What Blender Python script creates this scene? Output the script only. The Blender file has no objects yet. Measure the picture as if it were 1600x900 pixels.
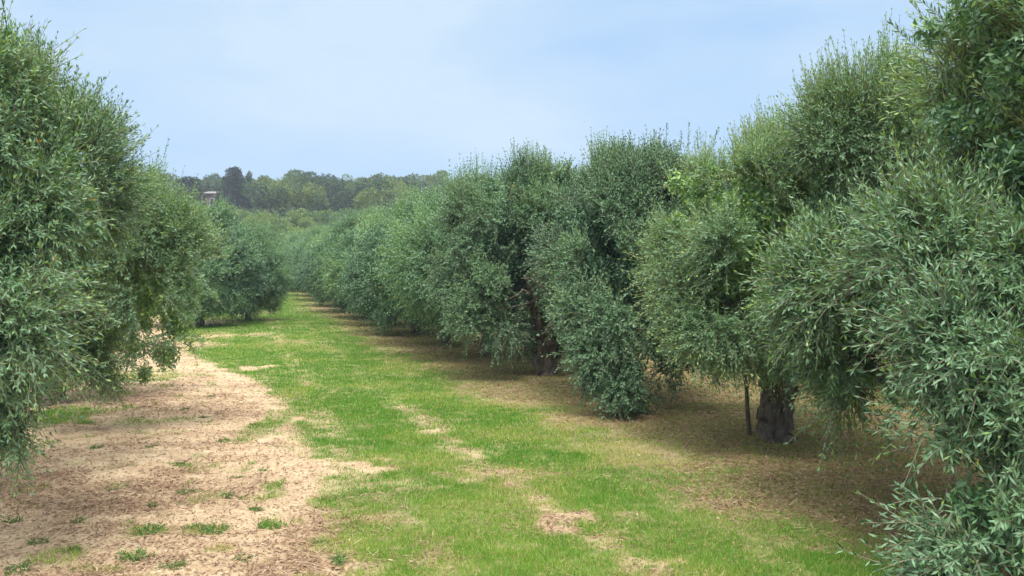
import bpy, math, random
import numpy as np

# ------------------------------------------------------------------ camera, sky, sun, exposure
SC = bpy.context.scene
COL = SC.collection
CAM_H = 2.4
F = 1300.0            # focal length in pixels of the 1600 px wide photograph
HZ = 400.0            # eye level row in the photograph

cam = bpy.data.cameras.new("camera")
cam.sensor_width = 36.0
cam.lens = 36.0 * F / 1600.0
cam.shift_y = -(450.0 - HZ) / 1600.0
cam.clip_start = 0.1
cam.clip_end = 6000
co = bpy.data.objects.new("camera", cam)
COL.objects.link(co)
co.location = (0, 0, CAM_H)
co.rotation_euler = (math.radians(90), 0, 0)
SC.camera = co

SUN_EL, SUN_AZ = 70.0, 175.0      # degrees; azimuth clockwise from +Y (behind the camera, a little to the left)
w = bpy.data.worlds.new("World")
SC.world = w
w.use_nodes = True
nt = w.node_tree
nt.nodes.clear()
N = nt.nodes.new
out = N("ShaderNodeOutputWorld")
bg = N("ShaderNodeBackground")
bg.inputs[1].default_value = 0.12
sky = N("ShaderNodeTexSky")
sky.sky_type = 'NISHITA'
sky.sun_disc = False
sky.sun_elevation = math.radians(SUN_EL)
sky.sun_rotation = math.radians(SUN_AZ)
sky.air_density = 1.0
sky.dust_density = 1.5
tc = N("ShaderNodeTexCoord")
mp = N("ShaderNodeMapping")
mp.inputs['Scale'].default_value = (1.0, 1.0, 3.2)
nz = N("ShaderNodeTexNoise")
nz.inputs['Scale'].default_value = 1.6
nz.inputs['Detail'].default_value = 5
nz.inputs['Roughness'].default_value = 0.5
sep = N("ShaderNodeSeparateXYZ")
rz = N("ShaderNodeMapRange")       # more cloud with height
rz.inputs[1].default_value = 0.0; rz.inputs[2].default_value = 0.30
rz.inputs[3].default_value = -0.25; rz.inputs[4].default_value = 0.22
rx = N("ShaderNodeMapRange")       # and towards the left of the view
rx.inputs[1].default_value = -0.5; rx.inputs[2].default_value = 0.5
rx.inputs[3].default_value = 0.30; rx.inputs[4].default_value = -0.12
ad = N("ShaderNodeMath"); ad.operation = 'ADD'
ad2 = N("ShaderNodeMath"); ad2.operation = 'ADD'
ad2.use_clamp = True
mix = N("ShaderNodeMix"); mix.data_type = 'RGBA'
mix.inputs[7].default_value = (3.25, 4.1, 4.95, 1)      # thin high cloud
mix2 = N("ShaderNodeMix"); mix2.data_type = 'RGBA'
mix2.inputs[0].default_value = 0.85
mix2.inputs[7].default_value = (1.55, 2.9, 4.95, 1)    # milky veil over the blue
lk = nt.links.new
lk(tc.outputs['Generated'], mp.inputs[0]); lk(mp.outputs[0], nz.inputs[0])
lk(tc.outputs['Generated'], sep.inputs[0])
lk(sep.outputs[2], rz.inputs[0]); lk(sep.outputs[0], rx.inputs[0])
mr = N("ShaderNodeMapRange")
mr.inputs[1].default_value = 0.43; mr.inputs[2].default_value = 0.75
lk(nz.outputs[0], mr.inputs[0])
lk(rz.outputs[0], ad.inputs[0]); lk(rx.outputs[0], ad.inputs[1])
lk(ad.outputs[0], ad2.inputs[0]); lk(mr.outputs[0], ad2.inputs[1])
lk(sky.outputs[0], mix2.inputs[6])
lk(mix2.outputs[2], mix.inputs[6]); lk(ad2.outputs[0], mix.inputs[0])
hi = N("ShaderNodeMapRange"); hi.interpolation_type = 'SMOOTHSTEP'      # bright cloud deck overhead
hi.inputs[1].default_value = 0.30; hi.inputs[2].default_value = 0.95
lk(sep.outputs[2], hi.inputs[0])
mix3 = N("ShaderNodeMix"); mix3.data_type = 'RGBA'
mix3.inputs[7].default_value = (17.5, 17.5, 17.0, 1)
lk(hi.outputs[0], mix3.inputs[0]); lk(mix.outputs[2], mix3.inputs[6])
lk(mix3.outputs[2], bg.inputs[0]); lk(bg.outputs[0], out.inputs[0])

sl = bpy.data.lights.new("sun", 'SUN')
sl.energy = 2.0
sl.angle = math.radians(20)
sl.color = (1.0, 0.95, 0.87)
so = bpy.data.objects.new("sun", sl)
COL.objects.link(so)
so.rotation_euler = (math.radians(90 - SUN_EL), 0, math.radians(180 - SUN_AZ))
so.location = (0, -20, 60)

SC.view_settings.view_transform = 'Standard'
SC.view_settings.look = 'None'
SC.view_settings.gamma = 1
SC.view_settings.exposure = 0.72
SC.render.engine = 'CYCLES'
SC.cycles.max_bounces = 6
SC.cycles.diffuse_bounces = 3
SC.cycles.transmission_bounces = 3
SC.cycles.volume_bounces = 0
SC.cycles.use_denoising = True

# ------------------------------------------------------------------ helpers
rg = np.random.default_rng(7)


def hash2(ix, iy, s):
    h = (ix.astype(np.int64) * 374761393 + iy.astype(np.int64) * 668265263 + s * 144665) & 0x7fffffff
    h = ((h ^ (h >> 13)) * 1274126177) & 0x7fffffff
    return ((h ^ (h >> 16)) & 0xffff) / 65535.0


def vnoise(x, y, s=0):
    x = np.asarray(x, float); y = np.asarray(y, float)
    ix = np.floor(x); iy = np.floor(y)
    fx = x - ix; fy = y - iy
    fx = fx * fx * (3 - 2 * fx); fy = fy * fy * (3 - 2 * fy)
    a = hash2(ix, iy, s); b = hash2(ix + 1, iy, s)
    c = hash2(ix, iy + 1, s); d = hash2(ix + 1, iy + 1, s)
    return (a * (1 - fx) + b * fx) * (1 - fy) + (c * (1 - fx) + d * fx) * fy


def fbm(x, y, s=0, o=4):
    t = 0; a = .5; n = 0
    for i in range(o):
        t = t + a * vnoise(x * 2 ** i + 17 * i, y * 2 ** i - 9 * i, s + i); n += a; a *= .5
    return t / n


def sstep(e0, e1, v):
    t = np.clip((v - e0) / (e1 - e0), 0, 1)
    return t * t * (3 - 2 * t)


_py = np.array([-60, 6, 11, 19, 27, 47, 88, 104, 130, 160, 200, 250, 300, 500, 3000.])
_pz = np.array([0, 0, -.05, -.33, -.57, -.85, -.65, .3, 4., 8.3, 13.2, 17.6, 19, 14, 4.])
_gy = np.arange(-80, 3000, 1.0)
_gz = np.interp(_gy, _py, _pz)
_k = np.hanning(9); _k /= _k.sum()
_gz = np.convolve(np.pad(_gz, 4, 'edge'), _k, 'valid')


def zbase(y):
    return np.interp(y, _gy, _gz)


def zg(x, y):
    """height of the land"""
    far = sstep(90, 200, y)
    return zbase(y) + far * 2.5 * (fbm(np.asarray(x) / 60., np.asarray(y) / 60., 5, 2) - .5) \
        + 0.10 * (fbm(np.asarray(x) / 4., np.asarray(y) / 4., 9, 2) - .5)


def zg1(x, y):
    return float(zg(np.array([x]), np.array([y]))[0])


def P(px, py, d):
    return np.array([(px - 800.0) / F * d, d, CAM_H - (py - HZ) / F * d])


def gd(py):
    """distance at which a photograph row meets the ground"""
    d = 10.
    ds = np.arange(4, 120, .05)
    row = HZ + (CAM_H - zbase(ds)) / ds * F
    return float(np.interp(-py, -row, ds))


def G(px, py):
    d = gd(py)
    return ((px - 800.0) / F * d, d)


def nrm(v):
    return v / np.maximum(np.linalg.norm(v, axis=-1, keepdims=True), 1e-9)


def mesh_obj(name, V, Fc, mats, parent=None, attrs=None, midx=None, smooth=False):
    """V (n,3), Fc list of (m,k) int arrays -> one mesh object"""
    if not isinstance(Fc, (list, tuple)):
        Fc = [Fc]
    me = bpy.data.meshes.new(name)
    V = np.ascontiguousarray(V, dtype=np.float32)
    me.vertices.add(len(V))
    me.vertices.foreach_set("co", V.ravel())
    loops = np.concatenate([f.ravel() for f in Fc]).astype(np.int32)
    tot = np.concatenate([np.full(len(f), f.shape[1]) for f in Fc]).astype(np.int32)
    st = np.concatenate([[0], np.cumsum(tot)[:-1]]).astype(np.int32)
    me.loops.add(len(loops)); me.loops.foreach_set("vertex_index", loops)
    me.polygons.add(len(tot)); me.polygons.foreach_set("loop_start", st)
    if midx is not None:
        me.polygons.foreach_set("material_index", midx.astype(np.int32))
    me.update(calc_edges=True)
    if not smooth:
        me.polygons.foreach_set("use_smooth", np.zeros(len(tot), dtype=bool))
    for k, a in (attrs or {}).items():
        at = me.attributes.new(k, 'FLOAT', 'POINT')
        at.data.foreach_set("value", np.ascontiguousarray(a, dtype=np.float32))
    for m in (mats if isinstance(mats, (list, tuple)) else [mats]):
        me.materials.append(m)
    o = bpy.data.objects.new(name, me)
    COL.objects.link(o)
    if parent is not None:
        o.parent = parent
    return o


def empty(name, loc, label, cat, group=None, rz=0, scale=1):
    o = bpy.data.objects.new(name, None)
    COL.objects.link(o)
    o.location = loc
    o.rotation_euler = (0, 0, rz)
    o.scale = (scale,) * 3 if not isinstance(scale, tuple) else scale
    o.empty_display_size = .3
    o['label'] = label; o['category'] = cat
    if group: o['group'] = group
    return o


def tube(pts, rad, n=8, rough=0.0, seed=0, cap=True, flute=0):
    """swept tube; returns V, quads"""
    pts = np.asarray(pts, float); rad = np.asarray(rad, float)
    T = nrm(np.gradient(pts, axis=0))
    ref = np.array([0.31, 0.95, 0.05])
    U = nrm(np.cross(T, ref)); W = np.cross(T, U)
    a = np.linspace(0, 2 * np.pi, n, endpoint=False)
    r = rad[:, None] * np.ones((1, n))
    if rough:
        q = vnoise(np.cos(a)[None, :] * 1.7 + seed, np.arange(len(pts))[:, None] * .45 + np.sin(a)[None, :] * 1.7, seed + 3)
        r = r * (1 + rough * (q - .5) * 2)
    if flute:
        r = r * (1 + flute * np.sin(a * 5 + np.arange(len(pts))[:, None] * .25 + seed))
    V = pts[:, None] + r[..., None] * (np.cos(a)[None, :, None] * U[:, None] + np.sin(a)[None, :, None] * W[:, None])
    V = V.reshape(-1, 3)
    i = np.arange(len(pts) - 1)[:, None] * n + np.arange(n)[None]
    j = np.arange(len(pts) - 1)[:, None] * n + (np.arange(n)[None] + 1) % n
    Q = np.stack([i, j, j + n, i + n], -1).reshape(-1, 4)
    if cap:
        c = len(V)
        V = np.vstack([V, pts[-1], pts[0]])
        e = (len(pts) - 1) * n
        k = np.arange(n); k2 = (k + 1) % n
        Q = np.vstack([Q, np.stack([e + k, e + k2, np.full(n, c), np.full(n, c)], -1)[:0]])
        T3 = np.vstack([np.stack([e + k, e + k2, np.full(n, c)], -1), np.stack([k2, k, np.full(n, c + 1)], -1)])
        return V, Q, T3
    return V, Q, np.zeros((0, 3), int)


def join(parts):
    Vs, Qs, Ts, o = [], [], [], 0
    for V, Q, T in parts:
        Vs.append(V); Qs.append(Q + o); Ts.append(T + o); o += len(V)
    return np.vstack(Vs), [np.vstack(Qs), np.vstack(Ts)]


# ------------------------------------------------------------------ materials
def newmat(name):
    m = bpy.data.materials.new(name); m.use_nodes = True
    n = m.node_tree; n.nodes.clear()
    return m, n, n.nodes.new, n.links.new


def ramp(node, stops, interp='LINEAR'):
    cr = node.color_ramp; cr.interpolation = interp
    while len(cr.elements) > 1: cr.elements.remove(cr.elements[-1])
    cr.elements[0].position = stops[0][0]; cr.elements[0].color = (*stops[0][1], 1)
    for p, c in stops[1:]:
        e = cr.elements.new(p); e.color = (*c, 1)


def leaf_mat(name, stops, under=None, rough=.5, trans=.25, spec=.4, tmul=(1.2, 1.25, .6)):
    m, n, N, L = newmat(name)
    o = N("ShaderNodeOutputMaterial")
    at = N("ShaderNodeAttribute"); at.attribute_name = 'tint'
    cr = N("ShaderNodeValToRGB"); ramp(cr, stops)
    L(at.outputs['Fac'], cr.inputs[0])
    col = cr.outputs[0]
    if under:
        g = N("ShaderNodeNewGeometry"); mx = N("ShaderNodeMix"); mx.data_type = 'RGBA'
        L(g.outputs['Backfacing'], mx.inputs[0]); L(col, mx.inputs[6]); mx.inputs[7].default_value = (*under, 1)
        col = mx.outputs[2]
    b = N("ShaderNodeBsdfPrincipled"); b.inputs['Roughness'].default_value = rough
    b.inputs['Specular IOR Level'].default_value = spec
    L(col, b.inputs['Base Color'])
    t = N("ShaderNodeBsdfTranslucent")
    mu = N("ShaderNodeMix"); mu.data_type = 'RGBA'; mu.blend_type = 'MULTIPLY'; mu.inputs[0].default_value = 1
    L(cr.outputs[0], mu.inputs[6]); mu.inputs[7].default_value = (*tmul, 1)
    L(mu.outputs[2], t.inputs[0])
    ms = N("ShaderNodeMixShader"); ms.inputs[0].default_value = trans
    L(b.outputs[0], ms.inputs[1]); L(t.outputs[0], ms.inputs[2]); L(ms.outputs[0], o.inputs[0])
    return m


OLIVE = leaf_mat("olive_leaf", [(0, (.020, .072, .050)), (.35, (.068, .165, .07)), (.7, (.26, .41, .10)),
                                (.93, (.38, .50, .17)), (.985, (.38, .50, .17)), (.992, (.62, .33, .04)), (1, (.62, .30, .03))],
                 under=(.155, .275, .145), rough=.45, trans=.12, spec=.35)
PINE = leaf_mat("pine_foliage", [(0, (.04, .07, .055)), (.5, (.09, .15, .06)), (1, (.22, .28, .07))], rough=.7, trans=.15, spec=.2)
CEDAR = leaf_mat("cedar_foliage", [(0, (.018, .038, .038)), (1, (.045, .075, .06))], rough=.7, trans=.1, spec=.2)
BUSH = leaf_mat("shrub_foliage", [(0, (.06, .13, .045)), (.5, (.12, .21, .055)), (1, (.25, .32, .07))], rough=.6, trans=.2, spec=.3)
GRASS = leaf_mat("grass_blade", [(0, (.085, .24, .03)), (.4, (.155, .32, .04)), (.65, (.30, .39, .065)), (.85, (.50, .45, .16)), (1, (.58, .46, .26))],
                 rough=.55, trans=.3, spec=.3)
DRY = leaf_mat("dry_litter", [(0, (.12, .07, .045)), (.4, (.27, .165, .10)), (.75, (.42, .30, .18)), (1, (.62, .50, .34))], rough=.7, trans=.1, spec=.2)
WEED = leaf_mat("weed_leaf", [(0, (.07, .15, .045)), (1, (.20, .32, .07))], rough=.55, trans=.25, spec=.3)


def bark_mat(name, c0, c1):
    m, n, N, L = newmat(name)
    o = N("ShaderNodeOutputMaterial"); b = N("ShaderNodeBsdfPrincipled"); b.inputs['Roughness'].default_value = .9
    tc = N("ShaderNodeTexCoord"); mp = N("ShaderNodeMapping"); mp.inputs['Scale'].default_value = (9, 9, 2.5)
    nz = N("ShaderNodeTexNoise"); nz.inputs['Scale'].default_value = 1.6; nz.inputs['Detail'].default_value = 8
    cr = N("ShaderNodeValToRGB"); ramp(cr, [(.3, c0), (.7, c1)])
    bp = N("ShaderNodeBump"); bp.inputs['Strength'].default_value = .9; bp.inputs['Distance'].default_value = .04
    L(tc.outputs['Object'], mp.inputs[0]); L(mp.outputs[0], nz.inputs[0]); L(nz.outputs[0], cr.inputs[0])
    L(nz.outputs[0], bp.inputs['Height']); L(bp.outputs[0], b.inputs['Normal'])
    L(cr.outputs[0], b.inputs['Base Color']); L(b.outputs[0], o.inputs[0])
    return m


BARK = bark_mat("olive_bark", (.035, .027, .02), (.19, .15, .115))
TWIG = bark_mat("olive_twig", (.13, .13, .09), (.24, .24, .15))
PBARK = bark_mat("pine_bark", (.06, .045, .04), (.16, .12, .11))
STAKE = bark_mat("stake_wood", (.07, .05, .035), (.17, .13, .09))


def plain(name, c, rough=.8, var=.2, scale=3):
    m, n, N, L = newmat(name)
    o = N("ShaderNodeOutputMaterial"); b = N("ShaderNodeBsdfPrincipled"); b.inputs['Roughness'].default_value = rough
    nz = N("ShaderNodeTexNoise"); nz.inputs['Scale'].default_value = scale; nz.inputs['Detail'].default_value = 6
    cr = N("ShaderNodeValToRGB"); ramp(cr, [(.3, tuple(v * (1 - var) for v in c)), (.7, tuple(min(1, v * (1 + var)) for v in c))])
    L(nz.outputs[0], cr.inputs[0]); L(cr.outputs[0], b.inputs['Base Color']); L(b.outputs[0], o.inputs[0])
    return m


# ------------------------------------------------------------------ ground zones (all in metres on the ground)
_lb = [(900, 562), (870, 538), (800, 522), (765, 520), (735, 535), (715, 497), (690, 478), (640, 462), (605, 430), (590, 385),
       (572, 335), (545, 290), (515, 268), (480, 240), (462, 200)]
_lbw = sorted([(gd(py), (px - 800) / F * gd(py)) for py, px in _lb])
LBY = np.array([-5] + [a for a, b in _lbw] + [200]); LBX = np.array([_lbw[0][1] + .35] + [b for a, b in _lbw] + [_lbw[-1][1] - 60])
_rb = [(900, 1420), (860, 1290), (800, 1120), (740, 1000), (690, 900), (650, 800), (610, 700), (580, 655), (550, 600), (520, 545), (490, 500), (470, 470)]
_rbw = sorted([(gd(py), (px - 800) / F * gd(py)) for py, px in _rb])
RBY = np.array([-5] + [a for a, b in _rbw] + [200]); RBX = np.array([_rbw[0][1] + .9] + [b for a, b in _rbw] + [_rbw[-1][1] - 40])

# bare or dry patches in the grass: row, column, half width, half height in the photograph, strength
_pt = [(745, 770, 75, 9, .9), (730, 560, 60, 10, 1.), (815, 868, 45, 20, 1.), (855, 945, 45, 16, .8), (890, 1000, 50, 14, .9), (812, 590, 55, 9, .8),
       (800, 560, 45, 6, .7), (635, 622, 26, 6, .8), (576, 400, 26, 4, 1.), (666, 520, 20, 4, .8), (522, 410, 30, 4, .8),
       (505, 325, 40, 5, 1.), (525, 340, 35, 4, .9), (540, 300, 40, 5, .9), (490, 395, 25, 3, .7), (500, 420, 20, 3, .6), (535, 470, 40, 4, .5),
       (480, 500, 30, 4, .6), (463, 470, 14, 2, .6), (760, 600, 70, 16, .45), 
       (705, 470, 25, 10, .9)]
PATCH = []
for py, px, hx, hy, s in _pt:
    d = gd(py); PATCH.append(((px - 800) / F * d, d, hx / F * d, max(.12, (gd(py - hy) - gd(py + hy)) / 2), s))
# greener islands in the bare soil
_gi = [(650, 100, 60, 14, .8), (655, 440, 24, 38, .6), (830, 225, 34, 5, .4), (830, 330, 30, 4, .36), (870, 205, 26, 16, .38), (765, 430, 22, 20, .4), 
       (590, 200, 90, 8, .5), (600, 70, 60, 10, .5), (820, 425, 14, 10, .6), (660, 250, 60, 6, .3), (870, 100, 50, 16, .3)]
ISLE = []
for py, px, hx, hy, s in _gi:
    d = gd(py); ISLE.append(((px - 800) / F * d, d, hx / F * d, max(.1, (gd(py - hy) - gd(py + hy)) / 2), s))
# leaf litter on the bare soil
_li = [(770, 130, 190, 26, .65), (745, 40, 130, 20, .6), (640, 300, 120, 14, .4), (620, 190, 110, 14, .7), (840, 490, 50, 60, .55), (850, 250, 120, 14, .35), (780, 300, 80, 14, .5), (900, 90, 100, 16, .5)]
LITT = []
for py, px, hx, hy, s in _li:
    d = gd(py); LITT.append(((px - 800) / F * d, d, hx / F * d, max(.1, (gd(py - hy) - gd(py + hy)) / 2), s))


_tr = sorted([(gd(py), (px - 800) / F * gd(py)) for py, px in [(900, 1010), (850, 935), (805, 865), (750, 785), (690, 700), (640, 640), (580, 560), (540, 510), (500, 470), (465, 448)]])
TRY = np.array([a for a, b in _tr]); TRX = np.array([b for a, b in _tr])


def blobs(x, y, L, seed):
    v = np.zeros_like(x)
    wx = (fbm(x * 2.2, y * 3.2, seed, 4) - .5) * 2.4
    for cx, cy, rx_, ry_, s in L:
        q = ((x - cx) / rx_) ** 2 + ((y - cy) / ry_) ** 2
        v = np.maximum(v, s * sstep(1.5, .45, np.sqrt(q) + wx))
    return v


def zones(x, y):
    """returns grass, thin (dry grass and litter under the right row), litter"""
    x = np.asarray(x, float); y = np.asarray(y, float)
    n1 = fbm(x * 1.6, y * 1.6, 21, 4) - .5
    n2 = fbm(x * .5, y * .5, 31, 3) - .5
    n3 = fbm(x * 5, y * 5, 41, 3) - .5
    xl = np.interp(y, LBY, LBX); xr = np.interp(y, RBY, RBX)
    wdt = .25 + .01 * y
    g = sstep(-wdt, wdt, (x - xl) + n1 * .7 + n3 * .35)
    thin = sstep(-.8, .9, (x - xr) + n1 * 1.6 + n2 * 1.2)
    pa = blobs(x, y, PATCH, 51)
    far = sstep(28, 40, y)
    n4 = fbm(x * .9, y * .9, 61, 4)
    tx = np.interp(y, TRY, TRX)
    pa = np.maximum(pa, .85 * np.exp(-((x - tx) / (.16 + .006 * y)) ** 2) * sstep(.25, .55, n1 + .5) * (.35 + .65 * sstep(17, 11, y)))
    pa = np.maximum(pa, .6 * np.exp(-((x - tx + 1.45) / (.2 + .006 * y)) ** 2) * sstep(.3, .6, n2 + .5))
    n5 = fbm(x * 5, y * 8, 65, 3); n6 = fbm(x * 1.4, y * 2.6, 67, 4)
    pa = np.clip(pa * sstep(.22, .62, n5 + .2 * pa) * .9, 0, 1)
    g = g * (1 - .25 * sstep(.60, .72, n6) * sstep(.35, .6, n5))
    g = g * (1 - pa) * (1 - .2 * sstep(.58, .70, n4) * (1 - thin))
    isle = blobs(x, y, ISLE, 71)
    bits = .35 * sstep(.66, .78, fbm(x * 2.6, y * 3.6, 81, 3))
    g = np.maximum(g, np.maximum(isle, bits))
    lit = np.clip(blobs(x, y, LITT, 91) + .45 * sstep(.42, .7, fbm(x * 1.6, y * 2.6, 95, 4)), 0, 1)
    lit = np.maximum(lit, thin * sstep(.26, .56, fbm(x * .8 + 3, y * .8, 101, 4) + .35 * sstep(.5, 2.2, x - xr)))
    return np.clip(g, 0, 1), np.clip(thin, 0, 1), np.clip(lit, 0, 1)


def ground_h(x, y):
    g, th, li = zones(x, y)
    near = sstep(60, 25, y)
    sand = (1 - g)
    a = (fbm(x * 3.0, y * 3.0, 111, 4) - .5) * .05
    ridg = (1 - np.abs(fbm(x * 5 + 2 * fbm(x, y, 3, 2), y * 9, 121, 3) - .5) * 4).clip(0, 1) * .022
    b = (fbm(x * 13, y * 13, 131, 2) - .5) * .02
    return zg(x, y) + near * (sand * (a + ridg + b) + g * ((fbm(x * 2.5, y * 2.5, 141, 3) - .5) * .05))


def axis(lo, hi, step, grow, far):
    a = list(np.arange(lo, hi, step))
    s = step; v = a[-1]
    while v < far:
        s *= grow; v += s; a.append(v)
    return a


xs_p = axis(0, 7, .05, 1.045, 2500); xs_n = axis(0, 8, .05, 1.045, 2500)
xs = np.array([-v for v in xs_n[::-1]] + xs_p[1:])
ys_f = axis(5.0, 13, .045, 1.012, 2900)
ys_b = axis(0, 1, .4, 1.25, 900)
ys = np.array([5.0 - .3 - v for v in ys_b[::-1]] + ys_f)
XX, YY = np.meshgrid(xs, ys)
gx = XX.ravel(); gy = YY.ravel()
g_, t_, l_ = zones(gx, gy)
gz_ = ground_h(gx, gy)
nx, ny = len(xs), len(ys)
i = (np.arange(ny - 1)[:, None] * nx + np.arange(nx - 1)[None]).ravel()
Q = np.stack([i, i + 1, i + 1 + nx, i + nx], -1)

gm, gn, N, L = newmat("ground_soil")
o = N("ShaderNodeOutputMaterial"); b = N("ShaderNodeBsdfPrincipled"); b.inputs['Roughness'].default_value = .95
b.inputs['Specular IOR Level'].default_value = .15
tcn = N("ShaderNodeTexCoord")


def noise(scale, det=6, sc=(1, 1, 1), rough=.6):
    mpn = N("ShaderNodeMapping"); mpn.inputs['Scale'].default_value = sc
    q = N("ShaderNodeTexNoise"); q.inputs['Scale'].default_value = scale; q.inputs['Detail'].default_value = det; q.inputs['Roughness'].default_value = rough
    L(tcn.outputs['Object'], mpn.inputs[0]); L(mpn.outputs[0], q.inputs[0])
    return q.outputs[0]


def mixc(f, a, b_):
    q = N("ShaderNodeMix"); q.data_type = 'RGBA'
    for s, v in ((q.inputs[0], f), (q.inputs[6], a), (q.inputs[7], b_)):
        if isinstance(v, tuple): s.default_value = (*v, 1)
        elif isinstance(v, float): s.default_value = v
        else: L(v, s)
    return q.outputs[2]


def attr(nm):
    a = N("ShaderNodeAttribute"); a.attribute_name = nm
    return a.outputs['Fac']


def mrange(v, a0, a1, b0=0., b1=1.):
    q = N("ShaderNodeMapRange"); L(v, q.inputs[0])
    for k, s in enumerate((a0, a1, b0, b1)): q.inputs[k + 1].default_value = s
    return q.outputs[0]


def mth(op, a, b_):
    q = N("ShaderNodeMath"); q.operation = op; q.use_clamp = True
    for s, v in ((q.inputs[0], a), (q.inputs[1], b_)):
        if isinstance(v, float): s.default_value = v
        else: L(v, s)
    return q.outputs[0]


s1 = N("ShaderNodeValToRGB"); ramp(s1, [(.28, (.24, .155, .095)), (.42, (.41, .29, .175)), (.55, (.54, .405, .245)), (.72, (.67, .54, .345))])
L(noise(2.4, 10, (1, 1.9, 1), .72), s1.inputs[0])
s2 = N("ShaderNodeValToRGB"); ramp(s2, [(.35, (.27, .17, .11)), (.62, (.66, .52, .36))])
L(noise(34, 6, (1, 1.5, 1), .7), s2.inputs[0])
soil = mixc(.45, s1.outputs[0], s2.outputs[0])
l1 = N("ShaderNodeValToRGB"); ramp(l1, [(.3, (.11, .062, .042)), (.5, (.26, .155, .10)), (.72, (.46, .32, .21))])
L(noise(26, 8, (1, 1.3, 1), .75), l1.inputs[0])
g1 = N("ShaderNodeValToRGB"); ramp(g1, [(.3, (.06, .10, .02)), (.55, (.13, .18, .035)), (.75, (.26, .24, .08))])
L(noise(9, 8, (1, 1, 1), .7), g1.inputs[0])
fl = mth('MULTIPLY', attr('litter'), mrange(noise(7, 6), .25, .6))
c = mixc(fl, soil, l1.outputs[0])
fg = mth('MULTIPLY', attr('grass'), mrange(noise(16, 5), .2, .5, .55, 1.))
fgt = mth('MULTIPLY', fg, mrange(attr('thin'), 0., 1., 1., .4))
c = mixc(fgt, c, g1.outputs[0])
# woodland floor on the hill
geo = N("ShaderNodeSeparateXYZ"); L(tcn.outputs['Object'], geo.inputs[0])
c = mixc(mrange(geo.outputs[1], 80, 110), c, (.075, .09, .035))
L(c, b.inputs['Base Color'])
bp = N("ShaderNodeBump"); bp.inputs['Strength'].default_value = .8; bp.inputs['Distance'].default_value = .03
L(noise(22, 8, (1, 1.4, 1), .75), bp.inputs['Height']); L(bp.outputs[0], b.inputs['Normal']); L(b.outputs[0], o.inputs[0])
go = mesh_obj("ground", np.stack([gx, gy, gz_], -1), Q, gm, attrs={'grass': g_, 'thin': t_, 'litter': l_}, smooth=True)
go['kind'] = 'structure'


# ------------------------------------------------------------------ foliage building
UP = np.array([0, 0, 1.])


def sprigs(Pp, Gd, Ln, K, ll, lw, tint, bend, rng, stem=False, sparse=1.0):
    """leafy shoots: Pp start, Gd direction, Ln length, K pairs of narrow leaves each"""
    S = len(Pp)
    rv = nrm(rng.normal(size=(S, 3)))
    t = (np.arange(K) + .6) / K
    T = Gd[:, None] + 2 * bend[:, None] * t[None, :, None]
    X = Pp[:, None] + Ln[:, None, None] * (Gd[:, None] * t[None, :, None] + bend[:, None] * (t ** 2)[None, :, None])
    T = nrm(T)
    U = nrm(np.cross(T, rv[:, None]))
    W = np.cross(T, U)
    alt = (np.arange(K) % 2 == 0)[None, :, None]
    A = np.where(alt, U, W)
    out = []
    tn = []
    for sgn in (1, -1):
        ang = np.radians(rng.uniform(28, 60, (S, K)))[..., None] * np.where(t > .9, .5, 1)[None, :, None]
        D = nrm(T * np.cos(ang) + sgn * A * np.sin(ang) + rng.normal(size=(S, K, 3)) * .12)
        Nn = nrm(T + rng.normal(size=(S, K, 3)) * .35 + UP * .35)
        Wd = nrm(np.cross(Nn, D))
        l = ll * (1 - .35 * t[None]) * rng.uniform(.75, 1.2, (S, K)) * (Ln[:, None] * 0 + 1)
        wd = lw * rng.uniform(.8, 1.15, (S, K))
        B0 = X
        mid = X + D * (l * .48)[..., None]
        q = np.stack([B0, mid + Wd * (wd / 2)[..., None], X + D * l[..., None], mid - Wd * (wd / 2)[..., None]], 2)
        out.append(q.reshape(-1, 4, 3))
        tn.append(np.repeat((tint[:, None] + rng.normal(size=(S, K)) * .07).ravel(), 4))
    V = np.concatenate(out).reshape(-1, 3)
    tt = np.concatenate(tn)
    # a twig here and there carries a few turned yellow leaves
    Fq = np.arange(len(V)).reshape(-1, 4)
    mi = np.zeros(len(Fq), int)
    tt = np.clip(tt, 0, .98)
    yl = rng.random(S) < .002
    if yl.any():
        ysel = np.repeat(np.tile(np.repeat(yl, K) & (rng.random(S * K) < .6), 2), 4)
        tt = np.where(ysel, 1.0, tt)
    if stem:
        sw = ll * .045
        ts = np.array([0, .35, .7, 1.0])
        Xs = Pp[:, None] + Ln[:, None, None] * (Gd[:, None] * ts[None, :, None] + bend[:, None] * (ts ** 2)[None, :, None])
        side = nrm(np.cross(Gd, rv)); side2 = np.cross(nrm(Gd), side)
        rr = (sw * np.array([1.3, 1., .8, .4]))[None, :, None]
        offs = [side, -.5 * side + .866 * side2, -.5 * side - .866 * side2]
        R = np.stack([Xs + o_[:, None] * rr for o_ in offs], 2)     # S,4,3,3
        base = len(V)
        V = np.vstack([V, R.reshape(-1, 3)])
        idx = np.arange(S * 12).reshape(S, 4, 3) + base
        qs = []
        for a in range(3):
            for c_ in range(3):
                qs.append(np.stack([idx[:, a, c_], idx[:, a, (c_ + 1) % 3], idx[:, a + 1, (c_ + 1) % 3], idx[:, a + 1, c_]], -1))
        qs = np.concatenate(qs)
        Fq = np.vstack([Fq, qs]); mi = np.concatenate([mi, np.ones(len(qs), int)])
        tt = np.concatenate([tt, np.full(S * 12, .5)])
    return V, Fq, mi, tt


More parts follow.
